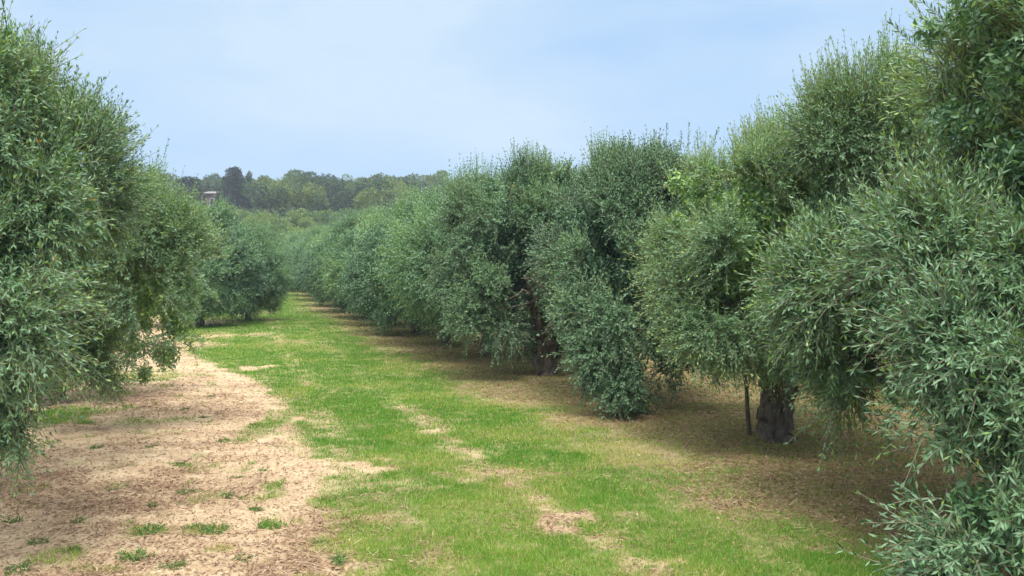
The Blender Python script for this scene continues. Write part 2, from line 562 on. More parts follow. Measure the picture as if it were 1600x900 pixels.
def auto_lobes(rng, R, H, skirt=.5, n=34, rr=(.5, .8)):
    """clumps round an egg-shaped crown"""
    L_ = []
    k = np.arange(n) + .5
    zz = 1 - 2 * k / n
    ph = k * 2.39996 + rng.uniform(0, 6)
    for j in range(n):
        u = np.array([math.cos(ph[j]) * math.sqrt(1 - zz[j] ** 2), math.sin(ph[j]) * math.sqrt(1 - zz[j] ** 2), zz[j]])
        r = rng.uniform(*rr)
        q = rng.uniform(.62, .85)
        cz = skirt + (H - skirt) * .5
        c = np.array([u[0] * R * q, u[1] * R * q, cz + u[2] * (H - skirt) * .5 * q])
        if u[2] < -.75:
            c[2] += .5
        rz_ = r * (1.25 if u[2] < 0 else 1.0)
        L_.append((*c, r, r, rz_))
    return np.array(L_)


def crown(rng, lobes, nsp, K, ll, lw, lsp, core, corel, stem=False, view=None, toplong=.1, R=2.2, tbase=.42, centre=None, holes=()):
    """lobes (n,6) local; nsp sprigs in all; core coarse inner leaves; view = direction to the camera"""
    lobes = np.asarray(lobes, float)
    C = lobes[:, :3]; Rr = lobes[:, 3:]
    area = (Rr[:, 0] * Rr[:, 2])
    cen = np.array([C[:, 0].mean(), C[:, 1].mean(), C[:, 2].mean() * .95]) if centre is None else centre
    m = int(nsp * 5.5)
    li = rng.choice(len(lobes), m, p=area / area.sum())
    u = nrm(rng.normal(size=(m, 3)))
    outw = nrm(C[li] - cen + 1e-3)
    keep = (u * outw).sum(1) > rng.uniform(-.55, .1, m)
    rad = rng.uniform(.5, 1.0, m) ** .7
    lump = .82 + .36 * fbm(u[:, 0] * 2.2 + li * 3.1, u[:, 1] * 2.2 + u[:, 2] * 1.9, 7, 2)
    p = C[li] + u * Rr[li] * (rad * lump)[:, None]
    big = .5 * fbm(p[:, 0] * 1.1 + p[:, 2] * .7, p[:, 1] * 1.1 - p[:, 2] * .9, 37, 2) + .5 * fbm(p[:, 2] * 1.3 + 9, p[:, 0] * 1.2 - p[:, 1] * .8, 47, 2)
    keep &= big > rng.uniform(.40, .46, m)
    nn = .6 * fbm(p[:, 0] * 2.3 + p[:, 2] * 1.1, p[:, 1] * 2.3 - p[:, 2] * 1.9, 17, 2) + .4 * fbm(p[:, 2] * 3.1, p[:, 0] * 2.7 - p[:, 1], 27, 2)
    keep &= nn > rng.uniform(.40, .50, m)
    # drop those buried in other clumps
    for j in range(len(lobes)):
        q = (((p - C[j]) / Rr[j]) ** 2).sum(1)
        keep &= ~((q < .36) & (li != j))
    for hx_, hy_, hz_, hr in holes:        # hollows in the crown where one looks into the dark inside
        q = p - np.array([hx_, hy_, hz_])
        keep &= (q[:, 0] / hr) ** 2 + (q[:, 2] / (hr * 1.15)) ** 2 + (q[:, 1] / .75) ** 2 > rng.uniform(.75, 1.35, m)
    if view is not None:
        away = (u @ view) < -.15
        keep &= ~(away & (rng.random(m) < .6))
    s = np.where(keep)[0][:nsp]
    li, u, p, outw = li[s], u[s], p[s], outw[s]
    S = len(s)
    zt = (C[li, 2] - C[:, 2].min()) / max(.1, np.ptp(C[:, 2]))
    upk = np.where(u[:, 2] > .1, .75, .25) * (.35 + .8 * zt)
    droop = (1 - zt) * .35 * (u[:, 2] < .3)
    Gd = nrm(u * .75 + outw * .2 + UP * (upk - droop)[:, None] + rng.normal(size=(S, 3)) * .33)
    Ln = lsp * rng.uniform(.6, 1.45, S) * rng.uniform(.8, 1.25, len(lobes))[li]
    bend = UP * rng.uniform(-.45, .25, S)[:, None] + rng.normal(size=(S, 3)) * .15
    lt = rng.normal(size=len(lobes)) * .17
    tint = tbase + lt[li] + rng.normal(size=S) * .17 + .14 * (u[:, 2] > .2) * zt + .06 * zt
    # long water shoots standing out of the top
    lg = (rng.random(S) < toplong * 3.2 * (fbm(p[:, 0] * 1.6, p[:, 1] * 1.6 + 5, 33, 2) > .54)) & (zt > .72) & (u[:, 2] > .35)
    V, Fq, mi, tt = sprigs(p[~lg], Gd[~lg], Ln[~lg], K, ll, lw, tint[~lg], bend[~lg], rng, stem)
    parts = [(V, Fq, mi, tt)]
    if lg.any():
        n_ = lg.sum()
        G2 = nrm(UP + u[lg] * .35 + rng.normal(size=(n_, 3)) * .12)
        parts.append(sprigs(p[lg], G2, lsp * rng.uniform(1.5, 2.3, n_), int(K * 1.5), ll * .85, lw * .9, tint[lg], rng.normal(size=(n_, 3)) * .08, rng, True))
    # arching, nearly bare shoots
    if view is not None:
        n_ = min(150, S)
        k_ = rng.choice(np.where((zt > .4) | (u[:, 2] > .2))[0], n_, replace=False)
        G3 = nrm(u[k_] + UP * .35 + rng.normal(size=(n_, 3)) * .4)
        parts.append(sprigs(p[k_] - u[k_] * .1, G3, lsp * rng.uniform(1.2, 2.0, n_), 9, ll * .9, lw * .9, tint[k_] + .1, -UP * rng.uniform(.2, .7, n_)[:, None] + rng.normal(size=(n_, 3)) * .15, rng, True))
    # inner foliage that closes the crown
    if core:
        m = core
        li = rng.choice(len(lobes), m, p=area / area.sum())
        u = nrm(rng.normal(size=(m, 3)))
        p = C[li] + u * Rr[li] * (rng.uniform(.05, .48, m) ** .6)[:, None]
        mv = rng.random(m) < .25
        p[mv] = p[mv] * .6 + cen * .4
        for hx_, hy_, hz_, hr in holes:
            q = p - np.array([hx_, hy_, hz_])
            p = p[(q[:, 0] / hr) ** 2 + (q[:, 2] / hr) ** 2 + (q[:, 1] / .6) ** 2 > 1]
        m = len(p)
        D = nrm(rng.normal(size=(m, 3))); Wd = nrm(np.cross(D, rng.normal(size=(m, 3))))
        l = corel * rng.uniform(.6, 1.3, m)
        q = np.stack([p, p + D * (l * .5)[:, None] + Wd * (l * .2)[:, None], p + D * l[:, None], p + D * (l * .5)[:, None] - Wd * (l * .2)[:, None]], 1)
        parts.append((q.reshape(-1, 3), np.arange(m * 4).reshape(-1, 4), np.zeros(m, int), np.repeat(np.clip(tbase - .08 + rng.normal(size=m) * .1, 0, .9), 4)))  # inner leaves tinted darker: some of the crown's inner shade put into their colour
    o_ = 0; Vs, Fs, Ms, Ts = [], [], [], []
    for V, Fq, mi, tt in parts:
        Vs.append(V); Fs.append(Fq + o_); Ms.append(mi); Ts.append(tt); o_ += len(V)
    return np.vstack(Vs), np.vstack(Fs), np.concatenate(Ms), np.concatenate(Ts)


def curve(a, b_, sag, rng, n=9, wob=.06):
    a = np.asarray(a, float); b_ = np.asarray(b_, float)
    t = np.linspace(0, 1, n)[:, None]
    p = a * (1 - t) + b_ * t + np.array([0, 0, 1.]) * sag * np.sin(t * np.pi)
    wv = rng.normal(size=(n, 3)) * wob * np.sin(t * np.pi)
    return p + wv


def olive_trunk(rng, root, H, r=.2, nl=5, reach=1.3, near=False):
    hf = rng.uniform(.75, 1.05)
    ax = rng.normal(size=2) * .07
    z = np.linspace(-.15, hf, 12)
    pts = np.stack([ax[0] * z, ax[1] * z, z], -1)
    rad = r * (1 + .5 * np.exp(-(z + .1) * 7) - .1 * z) * (1 + .25 * sstep(.6, 1, z / hf))
    V, Fc = join([tube(pts + rng.normal(size=(12, 3)) * np.array([.025, .025, 0]), rad, 26 if near else 8, .55 if near else .2, int(rng.integers(99)), True, .14 if near else .05)])
    mesh_obj("trunk", V, Fc, BARK, root, smooth=True)
    top = pts[-1]
    limbs = []
    for k in range(nl):
        a = k * 6.283 / nl + rng.uniform(-.4, .4)
        e = top + np.array([math.cos(a) * reach, math.sin(a) * reach, H * rng.uniform(.25, .42)])
        st = top + np.array([math.cos(a), math.sin(a), 0]) * r * .45 - np.array([0, 0, .12])
        c_ = curve(st, e, .1, rng, 10, .07)
        limbs.append(tube(c_, np.linspace(r * .5, r * .12, 10), 8 if near else 5, .15, k, True))
        for q in range(3 if near else 1):
            j = int(rng.integers(3, 8))
            e2 = c_[j] + nrm(rng.normal(size=3) + np.array([math.cos(a), math.sin(a), .5])) * rng.uniform(.6, 1.1)
            limbs.append(tube(curve(c_[j], e2, .08, rng, 6, .05), np.linspace(r * .22, r * .05, 6), 5, .1, q, True))
        if near:
            V, Fc = join(limbs); mesh_obj("limb", V, Fc, BARK, root, smooth=True); limbs = []
    if limbs:
        V, Fc = join(limbs); mesh_obj("limb", V, Fc, BARK, root, smooth=True)


def px_lobes(L_, base, zs=1.12):
    out = []
    for a in L_:
        px, py, d, r = a[:4]
        rr = max(r / F * d - (.14 if d < 9 else .13 if d < 12 else .05), .55 * r / F * d)
        out.append((*(P(px, py, d) - base), rr, rr, rr * (a[4] if len(a) > 4 else zs)))
    return out


def near_tree(x, y, label, group, lobes_px, seed, slack=1.1, H=4.7, R=2.1, nsp=14000, ll=.062, lw=.0145, lsp=.30, K=9, core=26000, r=.2, toplong=.1, skirt=.9, tbase=.42, shoots=(), holes=()):
    rng = np.random.default_rng(seed)
    base = np.array([x, y, zg1(x, y)])
    root = empty("olive_tree", base, label, "tree", group)
    olive_trunk(rng, root, H, r, 6, R * .62, True)
    lo = px_lobes(lobes_px, base)
    # the rest of the crown, away from the camera
    al = auto_lobes(rng, R, H, skirt, 40, (.5, .78))
    vd = nrm(np.array([0, 0, CAM_H]) - (base + np.array([0, 0, H / 2])))
    lo2 = []
    for a in al:
        if np.dot(a[:3] - np.array([0, 0, H / 2]), vd) < .15 * R or len(lo) == 0:
            wp = a[:3] + base
            d = wp[1]
            if d > 2:
                lo2.append(tuple(a))
    # keep the added clumps from standing out past the drawn outline
    ok = []
    for a in lo2:
        wp = np.array(a[:3]) + base
        sx, sy, sr = 800 + F * wp[0] / wp[1], HZ - F * (wp[2] - CAM_H) / wp[1], a[3] / wp[1] * F
        inside = all(any((sx + .85 * sr * math.cos(q) - b_[0]) ** 2 + (sy + 1.0 * sr * math.sin(q) - b_[1]) ** 2 < (b_[3] * slack) ** 2
                         for b_ in lobes_px) for q in np.arange(0, 6.28, .785))
        if inside or sx - sr > 1620 or sx + sr < -20:
            ok.append(a)
    allL = np.array(lo + ok)
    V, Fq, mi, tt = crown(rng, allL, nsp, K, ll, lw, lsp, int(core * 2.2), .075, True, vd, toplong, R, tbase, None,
                           [(*(P(a[0], a[1], a[2]) - base), a[3] / F * a[2]) for a in holes])
    if len(shoots):
        pp = np.array([P(a[0], a[1] + a[3], a[2]) - base for a in shoots])
        hh = np.array([a[3] / F * a[2] for a in shoots])
        gdv = nrm(np.array([[a[4] if len(a) > 4 else rng.normal() * .12, rng.normal() * .1, 1.] for a in shoots]))
        V2, F2, m2, t2 = sprigs(pp, gdv, hh, 15, ll, lw * .95, np.full(len(pp), .3), rng.normal(size=(len(pp), 3)) * .08, rng, True)
        Fq = np.vstack([Fq, F2 + len(V)]); V = np.vstack([V, V2]); mi = np.concatenate([mi, m2]); tt = np.concatenate([tt, t2])
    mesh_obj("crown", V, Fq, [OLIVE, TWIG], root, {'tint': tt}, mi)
    return root


def row_x(d): return 7.08 - .33 * d
def lrow_x(d): return -1.8 - .33 * d


RG = "olive trees in the row right of the track"
LG = "olive trees in the row left of the track"
#@NEAR
R1 = [(1450, 50, 7.4, 60), (1520, 20, 7.2, 90), (1590, 110, 6.9, 110), (1490, 190, 7.5, 85), (1570, 250, 7.1, 90), (1660, 60, 7, 120), (1680, 250, 7, 120), (1385, 365, 7.3, 80), (1470, 400, 6.9, 95), (1560, 430, 6.6, 100), (1300, 455, 8.0, 80), (1268, 482, 8.3, 36), (1340, 525, 8, 74), (1325, 592, 8, 34), (1400, 500, 7.1, 90), (1450, 590, 6.8, 82), (1530, 560, 6.3, 110), (1490, 690, 6.3, 82), (1565, 700, 6.0, 125), (1520, 790, 5.8, 95), (1580, 850, 5.6, 125), (1505, 880, 5.6, 70), (1650, 600, 6, 140), (1670, 780, 5.8, 120), (1395, 620, 7.2, 50), (1660, 420, 6.5, 130), (1360, 440, 7.4, 60)]
R2 = [(1312, 195, 10.4, 55), (1380, 155, 10.0, 70), (1330, 240, 10.0, 100), (1430, 240, 9.6, 90), (1245, 290, 10.8, 52), (1165, 310, 10.8, 58), (1090, 300, 11.0, 58), (1085, 380, 10.9, 62), (1075, 455, 10.6, 45), (1165, 385, 10.3, 80), (1115, 520, 10.4, 72), (1130, 562, 10.4, 28), (1205, 480, 10.0, 75), (1215, 540, 10.2, 42), (1290, 330, 10.0, 60), (1380, 330, 9.8, 80), (1060, 500, 10.8, 32), (1180, 560, 10.6, 22), (1450, 330, 9.8, 90), (1300, 500, 10.2, 80), (1110, 280, 11, 44), (1150, 335, 10.5, 72), (1060, 345, 11, 40), (1200, 330, 10.3, 70), (1060, 420, 11, 42), (1135, 450, 10.4, 60), (1105, 268, 11, 44), (1165, 280, 10.9, 42), (1228, 268, 10.7, 42), (1060, 285, 11.1, 42), (1190, 290, 10.4, 55)]
R3 = [(1045, 257, 15.2, 36), (1000, 292, 15.2, 45), (940, 307, 15.3, 42), (915, 348, 14.8, 45), (970, 350, 14.4, 58), (1030, 338, 14.8, 55), (930, 415, 14.2, 48), (990, 430, 13.9, 58), (915, 485, 13.7, 38), (965, 510, 13.3, 55), (930, 560, 13.2, 42), (990, 580, 13.2, 48), (965, 615, 12.9, 36, 1.3), (1040, 560, 13.5, 45), (1040, 440, 14, 50), (1030, 500, 13.8, 45), (1075, 560, 14.2, 35), (1085, 312, 14.8, 42), (1000, 313, 14.6, 50), (1080, 350, 14.6, 50), (885, 338, 15.4, 34), (895, 420, 14.9, 36), (880, 390, 15.4, 32)]
R4 = [(765, 297, 19.2, 30), (805, 304, 19.0, 34), (850, 297, 19.2, 34), (890, 307, 19.3, 34), (780, 338, 18.6, 40), (840, 348, 18.6, 45), (885, 350, 19, 40), (755, 385, 18.4, 36), (760, 450, 18.1, 38), (800, 420, 18.6, 36), (740, 500, 18.1, 32), (785, 510, 18.2, 34), (880, 420, 19, 36), (870, 480, 19.4, 34), (820, 500, 19.2, 30), (770, 545, 18.6, 20, 1.4), (850, 530, 19.8, 22), (905, 343, 18.8, 40), (915, 390, 18.8, 40), (735, 338, 19, 36), (725, 400, 18.8, 36), (715, 460, 18.8, 32), (900, 450, 19.2, 40), (850, 440, 20.0, 40), (850, 385, 19.8, 42), (830, 480, 20.0, 36), (870, 500, 20.0, 36)]
LA = [(11, 60, 7.0, 45), (9, 140, 7.0, 70), (69, 180, 7.2, 60), (14, 250, 6.8, 80), (89, 265, 7.3, 60), (44, 340, 6.9, 80), (114, 330, 7.4, 45), (16, 420, 6.5, 85), (69, 430, 7.0, 60), (14, 520, 6.4, 75), (54, 520, 6.9, 45), (9, 600, 6.4, 55), (19, 643, 6.4, 38, 1.3), (11, 678, 6.4, 25, 1.2), (-64, 200, 7, 110), (-64, 400, 6.8, 120), (-54, 580, 6.6, 90), (108, 250, 7.2, 58), (132, 310, 7.3, 52), (150, 360, 7.4, 48), (140, 420, 7.4, 45)]
LB = [(225, 344, 12.8, 59), (265, 382, 12.4, 49), (210, 376, 12.0, 69), (275, 410, 12.1, 49), (146, 420, 12.0, 64), (235, 460, 11.8, 69), (292, 450, 12.1, 36), (275, 505, 12.0, 49), (141, 500, 11.8, 64), (210, 535, 11.8, 54), (260, 555, 12.1, 39), (116, 560, 12.0, 49), (166, 580, 11.9, 32), (225, 585, 12.0, 26), (96, 470, 12.2, 64), (165, 335, 12.6, 52), (150, 370, 12.4, 52), (262, 372, 12.2, 42)]
near_tree(row_x(7.0), 7.0, "huge olive tree filling the right edge, long drooping boughs trailing almost to the ground", RG, R1, 11, holes=[(1565, 325, 6.6, 46), (1500, 300, 7.0, 26), (1465, 460, 6.5, 24), (1340, 470, 7.7, 26), (1570, 600, 5.8, 26)], nsp=25000, H=4.9, R=2.2, ll=.100, lw=.0170, lsp=.40, tbase=.50, K=9,
          shoots=[(1385, 290, 6.9, 80, -1.5), (1400, 300, 6.8, 90, -1.2), (1430, 320, 6.6, 90, -1.6), (1370, 330, 7.0, 70, -2.0), (1420, 280, 6.7, 90, -.8), (1460, 330, 6.4, 100, -1.4),
                  (1290, 420, 7.7, 60, -1.6), (1300, 450, 7.6, 60, -2.2), (1440, 20, 7.2, 60, -1.2), (1450, 60, 7.1, 60, -1.8), (1480, -20, 7, 60, -.9), (1540, 230, 6.0, 90, .5), (1580, 290, 5.8, 80, 1.2),
                  (1410, 610, 6.5, 50, -2.4), (1440, 730, 6.0, 50, -1.8)])
near_tree(row_x(11.1) + .08, 11.1, "pale green bushy olive tree with a dark gnarled trunk beside a prop stake", RG, R2, 12, holes=[(1255, 392, 9.9, 34), (1240, 320, 10.2, 24), (1330, 290, 9.5, 20), (1150, 480, 10.0, 24), (1190, 430, 9.9, 16)], nsp=25000, H=4.9, R=2.2, r=.19, tbase=.80, ll=.076, lw=.0155, lsp=.33, K=9,
          shoots=[(1292, 95, 10.3, 60), (1350, 70, 10.1, 50), (1328, 85, 10.2, 50), (1390, 55, 10, 45), (1240, 185, 10.6, 50), (1205, 205, 10.6, 40), (1268, 155, 10.6, 50)])
near_tree(row_x(15.3), 15.3, "dark olive tree whose front bough hangs to the grass, third from the right", RG, R3, 13, slack=1.15, H=4.2, holes=[(1045, 520, 14.0, 22), (940, 385, 14.6, 20), (985, 480, 13.4, 14)], nsp=16000, ll=.080, lw=.020, lsp=.33, K=8, tbase=.14, core=26000, toplong=.2,
          shoots=[(1040, 192, 15.2, 40), (1062, 205, 15.2, 30), (1020, 200, 15.2, 35), (1090, 205, 15.2, 30), (1115, 200, 15, 30), (985, 225, 15.2, 25), (1075, 195, 15.2, 36)])
near_tree(row_x(19.2), 19.2, "dark blue-green olive tree with deep shadowed hollow and trunk bases showing, fourth from the right", RG, R4, 14, slack=1.15, H=4.1, holes=[(852, 440, 18.6, 32), (772, 410, 18.2, 18), (862, 520, 18.6, 34), (800, 360, 18.2, 14)], nsp=15000, ll=.085, lw=.024, lsp=.35, K=8, tbase=.16, core=26000, toplong=.22)
near_tree(-5.6, 7.6, "tall olive tree at the left edge with upright shoots against the sky", LG, LA, 15, holes=[(12, 395, 6.2, 36), (70, 300, 6.5, 20), (92, 470, 6.7, 22), (30, 560, 6.2, 22)], nsp=25000, H=4.9, R=2.1, ll=.076, lw=.0145, lsp=.35, K=9, toplong=.25, tbase=.54,
          shoots=[(14, 0, 7, 70), (60, 45, 7, 75), (35, 60, 7, 60), (78, 58, 7.1, 80), (105, 110, 7.2, 70, .35), (135, 125, 7.2, 60, .5), (160, 145, 7.3, 70, .8), (150, 190, 7.3, 60, .9), (120, 160, 7.2, 60, .4), (95, 95, 7.1, 60, .2), (130, 210, 7.3, 60, .5)])
near_tree(-8.0, 14.4, "silvery olive tree with rounded crown and tall thin shoots, second in the left row", LG, LB, 16, holes=[(142, 440, 11.9, 22), (200, 520, 11.6, 22), (165, 560, 11.7, 20), (235, 470, 11.8, 14)], nsp=25000, H=4.2, R=2.0, ll=.076, lw=.0150, lsp=.31, K=9, toplong=.03, tbase=.84,
          shoots=[(195, 198, 12.6, 75), (222, 205, 12.6, 70), (246, 222, 12.6, 60, .3), (180, 225, 12.6, 55), (208, 235, 12.6, 55), (235, 240, 12.6, 50, .2), (165, 240, 12.6, 50, -.2)])

# ---- mid and far olive trees
def olive_tree(x, y, label, group, seed, H=5.4, R=2.3, nsp=5500, K=7, ll=.12, lw=.034, lsp=.42, core=9000, skirt=.35, tbase=.40, n=36, name="olive_tree"):
    rng = np.random.default_rng(seed)
    base = np.array([x, y, zg1(x, y)])
    root = empty(name, base, label, "tree", group, rz=rng.uniform(0, 6))
    olive_trunk(rng, root, H, .17, 4, R * .5)
    lo = auto_lobes(rng, R, H, skirt, n, (.5, .85))
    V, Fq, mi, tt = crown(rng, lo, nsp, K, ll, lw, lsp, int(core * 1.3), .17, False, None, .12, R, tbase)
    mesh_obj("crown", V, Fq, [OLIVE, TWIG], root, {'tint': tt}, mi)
    return root


def copy_tree(src, x, y, label, group, rz, s=1.0):
    r = src.copy(); COL.objects.link(r)
    r.location = (x, y, zg1(x, y)); r.rotation_euler = (0, 0, rz)
    r.scale = (s, s, s) if not isinstance(s, tuple) else s
    r['label'] = label
    if group: r['group'] = group
    for ch in list(src.children):
        c_ = ch.copy(); COL.objects.link(c_); c_.parent = r
    return r


ORD = ["fifth", "sixth", "seventh", "eighth", "ninth", "tenth", "eleventh", "twelfth", "thirteenth", "fourteenth", "fifteenth", "sixteenth", "seventeenth"]
LOOK = ["round olive tree with pale front bough", "dense dark green olive tree", "broad grey-green olive tree", "blue-green olive tree",
        "small rounded olive tree", "grey-green olive tree", "dim green olive tree", "low olive tree", "small far olive tree", "small far olive tree", "tiny far olive tree", "tiny far olive tree", "tiny far olive tree"]
ds = [23.6, 28.2, 33, 38, 43, 48.5, 54, 60, 66, 72.5, 79, 86]
protos = []
for k, d in enumerate(ds):
    lab = "%s, %s along the right row from the right edge" % (LOOK[k], ORD[k])
    if k < 4:
        protos.append(olive_tree(row_x(d), d, lab, RG, 30 + k, nsp=[13000, 11000, 8500, 7500][k], ll=[.095, .105, .115, .125][k], lw=[.027, .03, .034, .037][k],
                                 core=14000, H=[4.7, 5.0, 5.1, 5.1][k], skirt=[.75, .6, .35, .35][k], R=[2.7, 2.75, 2.6, 2.6][k], tbase=[.46, .26, .46, .38][k]))
    else:
        copy_tree(protos[2 + k % 2], row_x(d) - .15 * (k - 4), d, lab, RG, 1.1 * k + .5, [1, 1.03, .97, 1.02, .98, 1, .96, .95][k - 4])

# second row behind, seen under and between the crowns
R2G = "olive trees of the next row, behind the right row"
for k, d in enumerate([12, 16.5, 21, 26, 31, 37]):
    copy_tree(protos[k % 4], row_x(d) + 7.0, d + 1.5, "olive tree of the row behind, glimpsed under and between the right row crowns", R2G, k * 1.7, 1.0)

# left row beyond the two near trees
ct = olive_tree(-13.9, 37, "dark green olive tree with ragged hanging boughs, beyond the silvery one in the left row", LG, 51, H=5.3, R=2.5, nsp=8500, ll=.12, lw=.034, tbase=.30, skirt=.15)
copy_tree(protos[2], -13.0, 41.0, "smaller olive tree hanging low beside the narrow end of the grass", LG, 2.2, (.72, .72, .86))
copy_tree(protos[0], -14.3, 25, "green olive tree with leafy top rising behind the silvery left tree", LG, .9, 1.0)
copy_tree(protos[1], -20.5, 36, "olive tree half hidden behind the left row, under the dark pine", LG, 4.0, .98)
copy_tree(protos[3], -24.0, 62, "far olive tree at the end of the left row below the house", LG, 3.0, .95)
copy_tree(protos[2], -21.5, 75, "far olive tree at the end of the left row below the cypress", LG, 5.0, .9)
copy_tree(protos[3], -26.0, 88, "silvery grey olive tree closing the end of the grass track", LG, 1.0, 1.0)
#@FAR

# ------------------------------------------------------------------ far trees on the hill
def far_crown(rng, lobes, n, s, kind=0, tb=.5, flat=1.0):
    lobes = np.asarray(lobes, float); C = lobes[:, :3]; Rr = lobes[:, 3:]
    a = Rr[:, 0] * Rr[:, 2]
    li = rng.choice(len(lobes), n, p=a / a.sum())
    u = nrm(rng.normal(size=(n, 3)))
    p = C[li] + u * Rr[li] * (rng.uniform(.35, 1.05, n) ** .6)[:, None]
    D = nrm(u + rng.normal(size=(n, 3)) * .7 + UP * .3); Wd = nrm(np.cross(D, rng.normal(size=(n, 3))))
    l = s * rng.uniform(.6, 1.4, n)
    q = np.stack([p, p + D * (l * .5)[:, None] + Wd * (l * .3)[:, None], p + D * l[:, None], p + D * (l * .5)[:, None] - Wd * (l * .3)[:, None]], 1)
    lt = rng.normal(size=len(lobes)) * .12
    t = np.clip(tb + lt[li] + rng.normal(size=n) * .15, 0, 1)
    return q.reshape(-1, 3), np.arange(n * 4).reshape(-1, 4), np.repeat(t, 4)


def far_tree(kind, rng, loc, label, group, seed, name, cat="tree"):
    root = empty(name, loc, label, cat, group, rz=rng.uniform(0, 6))
    if kind == 'umbrella':
        H = rng.uniform(6.5, 8.5); R = rng.uniform(2.8, 3.8)
        lo = [(rng.normal() * R * .45, rng.normal() * R * .45, H * rng.uniform(.5, .86), rng.uniform(1, 1.6), rng.uniform(1, 1.6), rng.uniform(.6, .95)) for _ in range(20)]
        V, Fq, t = far_crown(rng, lo, 3600, .42, tb=rng.uniform(.2, .8)); m = PINE; th = H * .7
    elif kind == 'round':
        H = rng.uniform(6.5, 8.5); R = rng.uniform(2.4, 3.4)
        lo = [(*(nrm(rng.normal(size=3)) * np.array([R * .6, R * .6, H * .32]) + np.array([0, 0, H * .52])), *([rng.uniform(.8, 1.5)] * 3)) for _ in range(22)]
        V, Fq, t = far_crown(rng, lo, 3600, .40, tb=rng.uniform(.1, .9)); m = PINE; th = H * .55
    elif kind == 'bush':
        H = rng.uniform(2.4, 3.4); R = rng.uniform(1.6, 2.4)
        lo = [(*(nrm(rng.normal(size=3)) * np.array([R * .6, R * .6, H * .25]) + np.array([0, 0, H * .5])), *([rng.uniform(.6, 1.0)] * 3)) for _ in range(16)]
        V, Fq, t = far_crown(rng, lo, 3200, .26, tb=rng.uniform(.3, .75)); m = BUSH; th = H * .4
    elif kind == 'cedar':
        lo = []
        for z in np.linspace(.8, 9.6, 17):
            rr = 4.9 * (1 - z / 10.9) ** .8
            for a in np.arange(0, 6.28, 6.28 / max(3, int(rr * 2.6))):
                a2 = a + rng.uniform(-.3, .3); q = rr * rng.uniform(.55, .95)
                lo.append((math.cos(a2) * q, math.sin(a2) * q, z + rng.uniform(-.2, .2), rng.uniform(.7, 1.1), rng.uniform(.7, 1.1), .45))
        V, Fq, t = far_crown(rng, lo, 16000, .36, tb=.45); m = CEDAR; th = 9.2
    elif kind == 'cypress':
        lo = [(rng.normal() * .35, rng.normal() * .35, z, .95 * (1 - (z / 9.5) ** 3) + .15, .95 * (1 - (z / 9.5) ** 3) + .15, .9) for z in np.linspace(.8, 8.3, 16)]
        V, Fq, t = far_crown(rng, lo, 5500, .28, tb=.25); m = PINE; th = 7
    elif kind == 'darkpine':
        lo = [(*(nrm(rng.normal(size=3)) * np.array([2.9, 2.9, 2.6]) * rng.uniform(.5, 1) + np.array([0, 0, 5.4])), *([rng.uniform(.8, 1.3)] * 2), .7) for _ in range(34)]
        V, Fq, t = far_crown(rng, lo, 9000, .32, tb=.6); m = CEDAR; th = 6
    mesh_obj("crown", V, Fq, m, root, {'tint': t})
    tr = [tube(curve((0, 0, -.4), (rng.normal() * .3, rng.normal() * .3, th), 0, rng, 7, .1), np.linspace(.24, .09, 7), 6, .1, 1)]
    for k in range(3):
        a = rng.uniform(0, 6.28)
        tr.append(tube(curve((0, 0, th * .55), (math.cos(a) * 1.2, math.sin(a) * 1.2, th * .95), 0, rng, 5, .05), np.linspace(.1, .04, 5), 5))
    if kind != 'bush':
        V, Fc = join(tr)
        mesh_obj("trunk", V, Fc, PBARK, root, smooth=True)
    else:
        V, Fc = join([tube(curve((0, 0, -.2), (0, 0, H * .5), 0, rng, 5, .05), np.linspace(.09, .04, 5), 6)])
        mesh_obj("stem", V, Fc, PBARK, root, smooth=True)
    return root


rf = np.random.default_rng(99)


def at_px(px, d, dz=0):
    x = (px - 800) / F * d
    return (x, d, zg1(x, d) + dz)


lab_u = "umbrella pine with wide flat crown in the wood on the far hill"
lab_r = "rounded pine in the wood on the far hill"
lab_b = "bright green rounded shrub on the slope below the far wood"
kinds = [('umbrella', lab_u), ('umbrella', lab_u), ('umbrella', lab_u), ('round', lab_r), ('round', lab_r), ('round', lab_r)]
fp = []
spots = []
for d, step in ((168, 5.2), (180, 5.4), (195, 5.5), (212, 6.0), (232, 6.5), (256, 6.5)):
    x0 = (225 - 800) / F * d; x1 = (800 - 800) / F * d
    x = x0 + rf.uniform(0, 3)
    while x < x1:
        dd = d + rf.uniform(-4, 4)
        px = 800 + F * x / dd
        if not (255 < px < 405 and dd < 205) and not (px > 640 and dd < 200):
            spots.append((x, dd))
        x += step * rf.uniform(.7, 1.15)
for k, (x, d) in enumerate(spots):
    j = int(rf.integers(len(kinds)))
    gname = "umbrella pines on the far hill" if kinds[j][0] == 'umbrella' else "rounded pines on the far hill"
    nm = "umbrella_pine" if kinds[j][0] == 'umbrella' else "pine_tree"
    if k < 15:
        j = k % 6
        gname = "umbrella pines on the far hill" if kinds[j][0] == 'umbrella' else "rounded pines on the far hill"
        nm = "umbrella_pine" if kinds[j][0] == 'umbrella' else "pine_tree"
        fp.append((kinds[j][0], far_tree(kinds[j][0], rf, (x, d, zg1(x, d)), kinds[j][1], gname, k, nm)))
    else:
        kd, src = fp[int(rf.integers(len(fp)))]
        lab, gname = (lab_u, "umbrella pines on the far hill") if kd == 'umbrella' else (lab_r, "rounded pines on the far hill")
        sc_ = rf.uniform(.8, 1.2) * (rf.uniform(.8, 1.3) if d > 220 else 1)
        copy_tree(src, x, d, lab, gname, rf.uniform(0, 6.28), (sc_, sc_, sc_ * rf.uniform(.9, 1.12)))

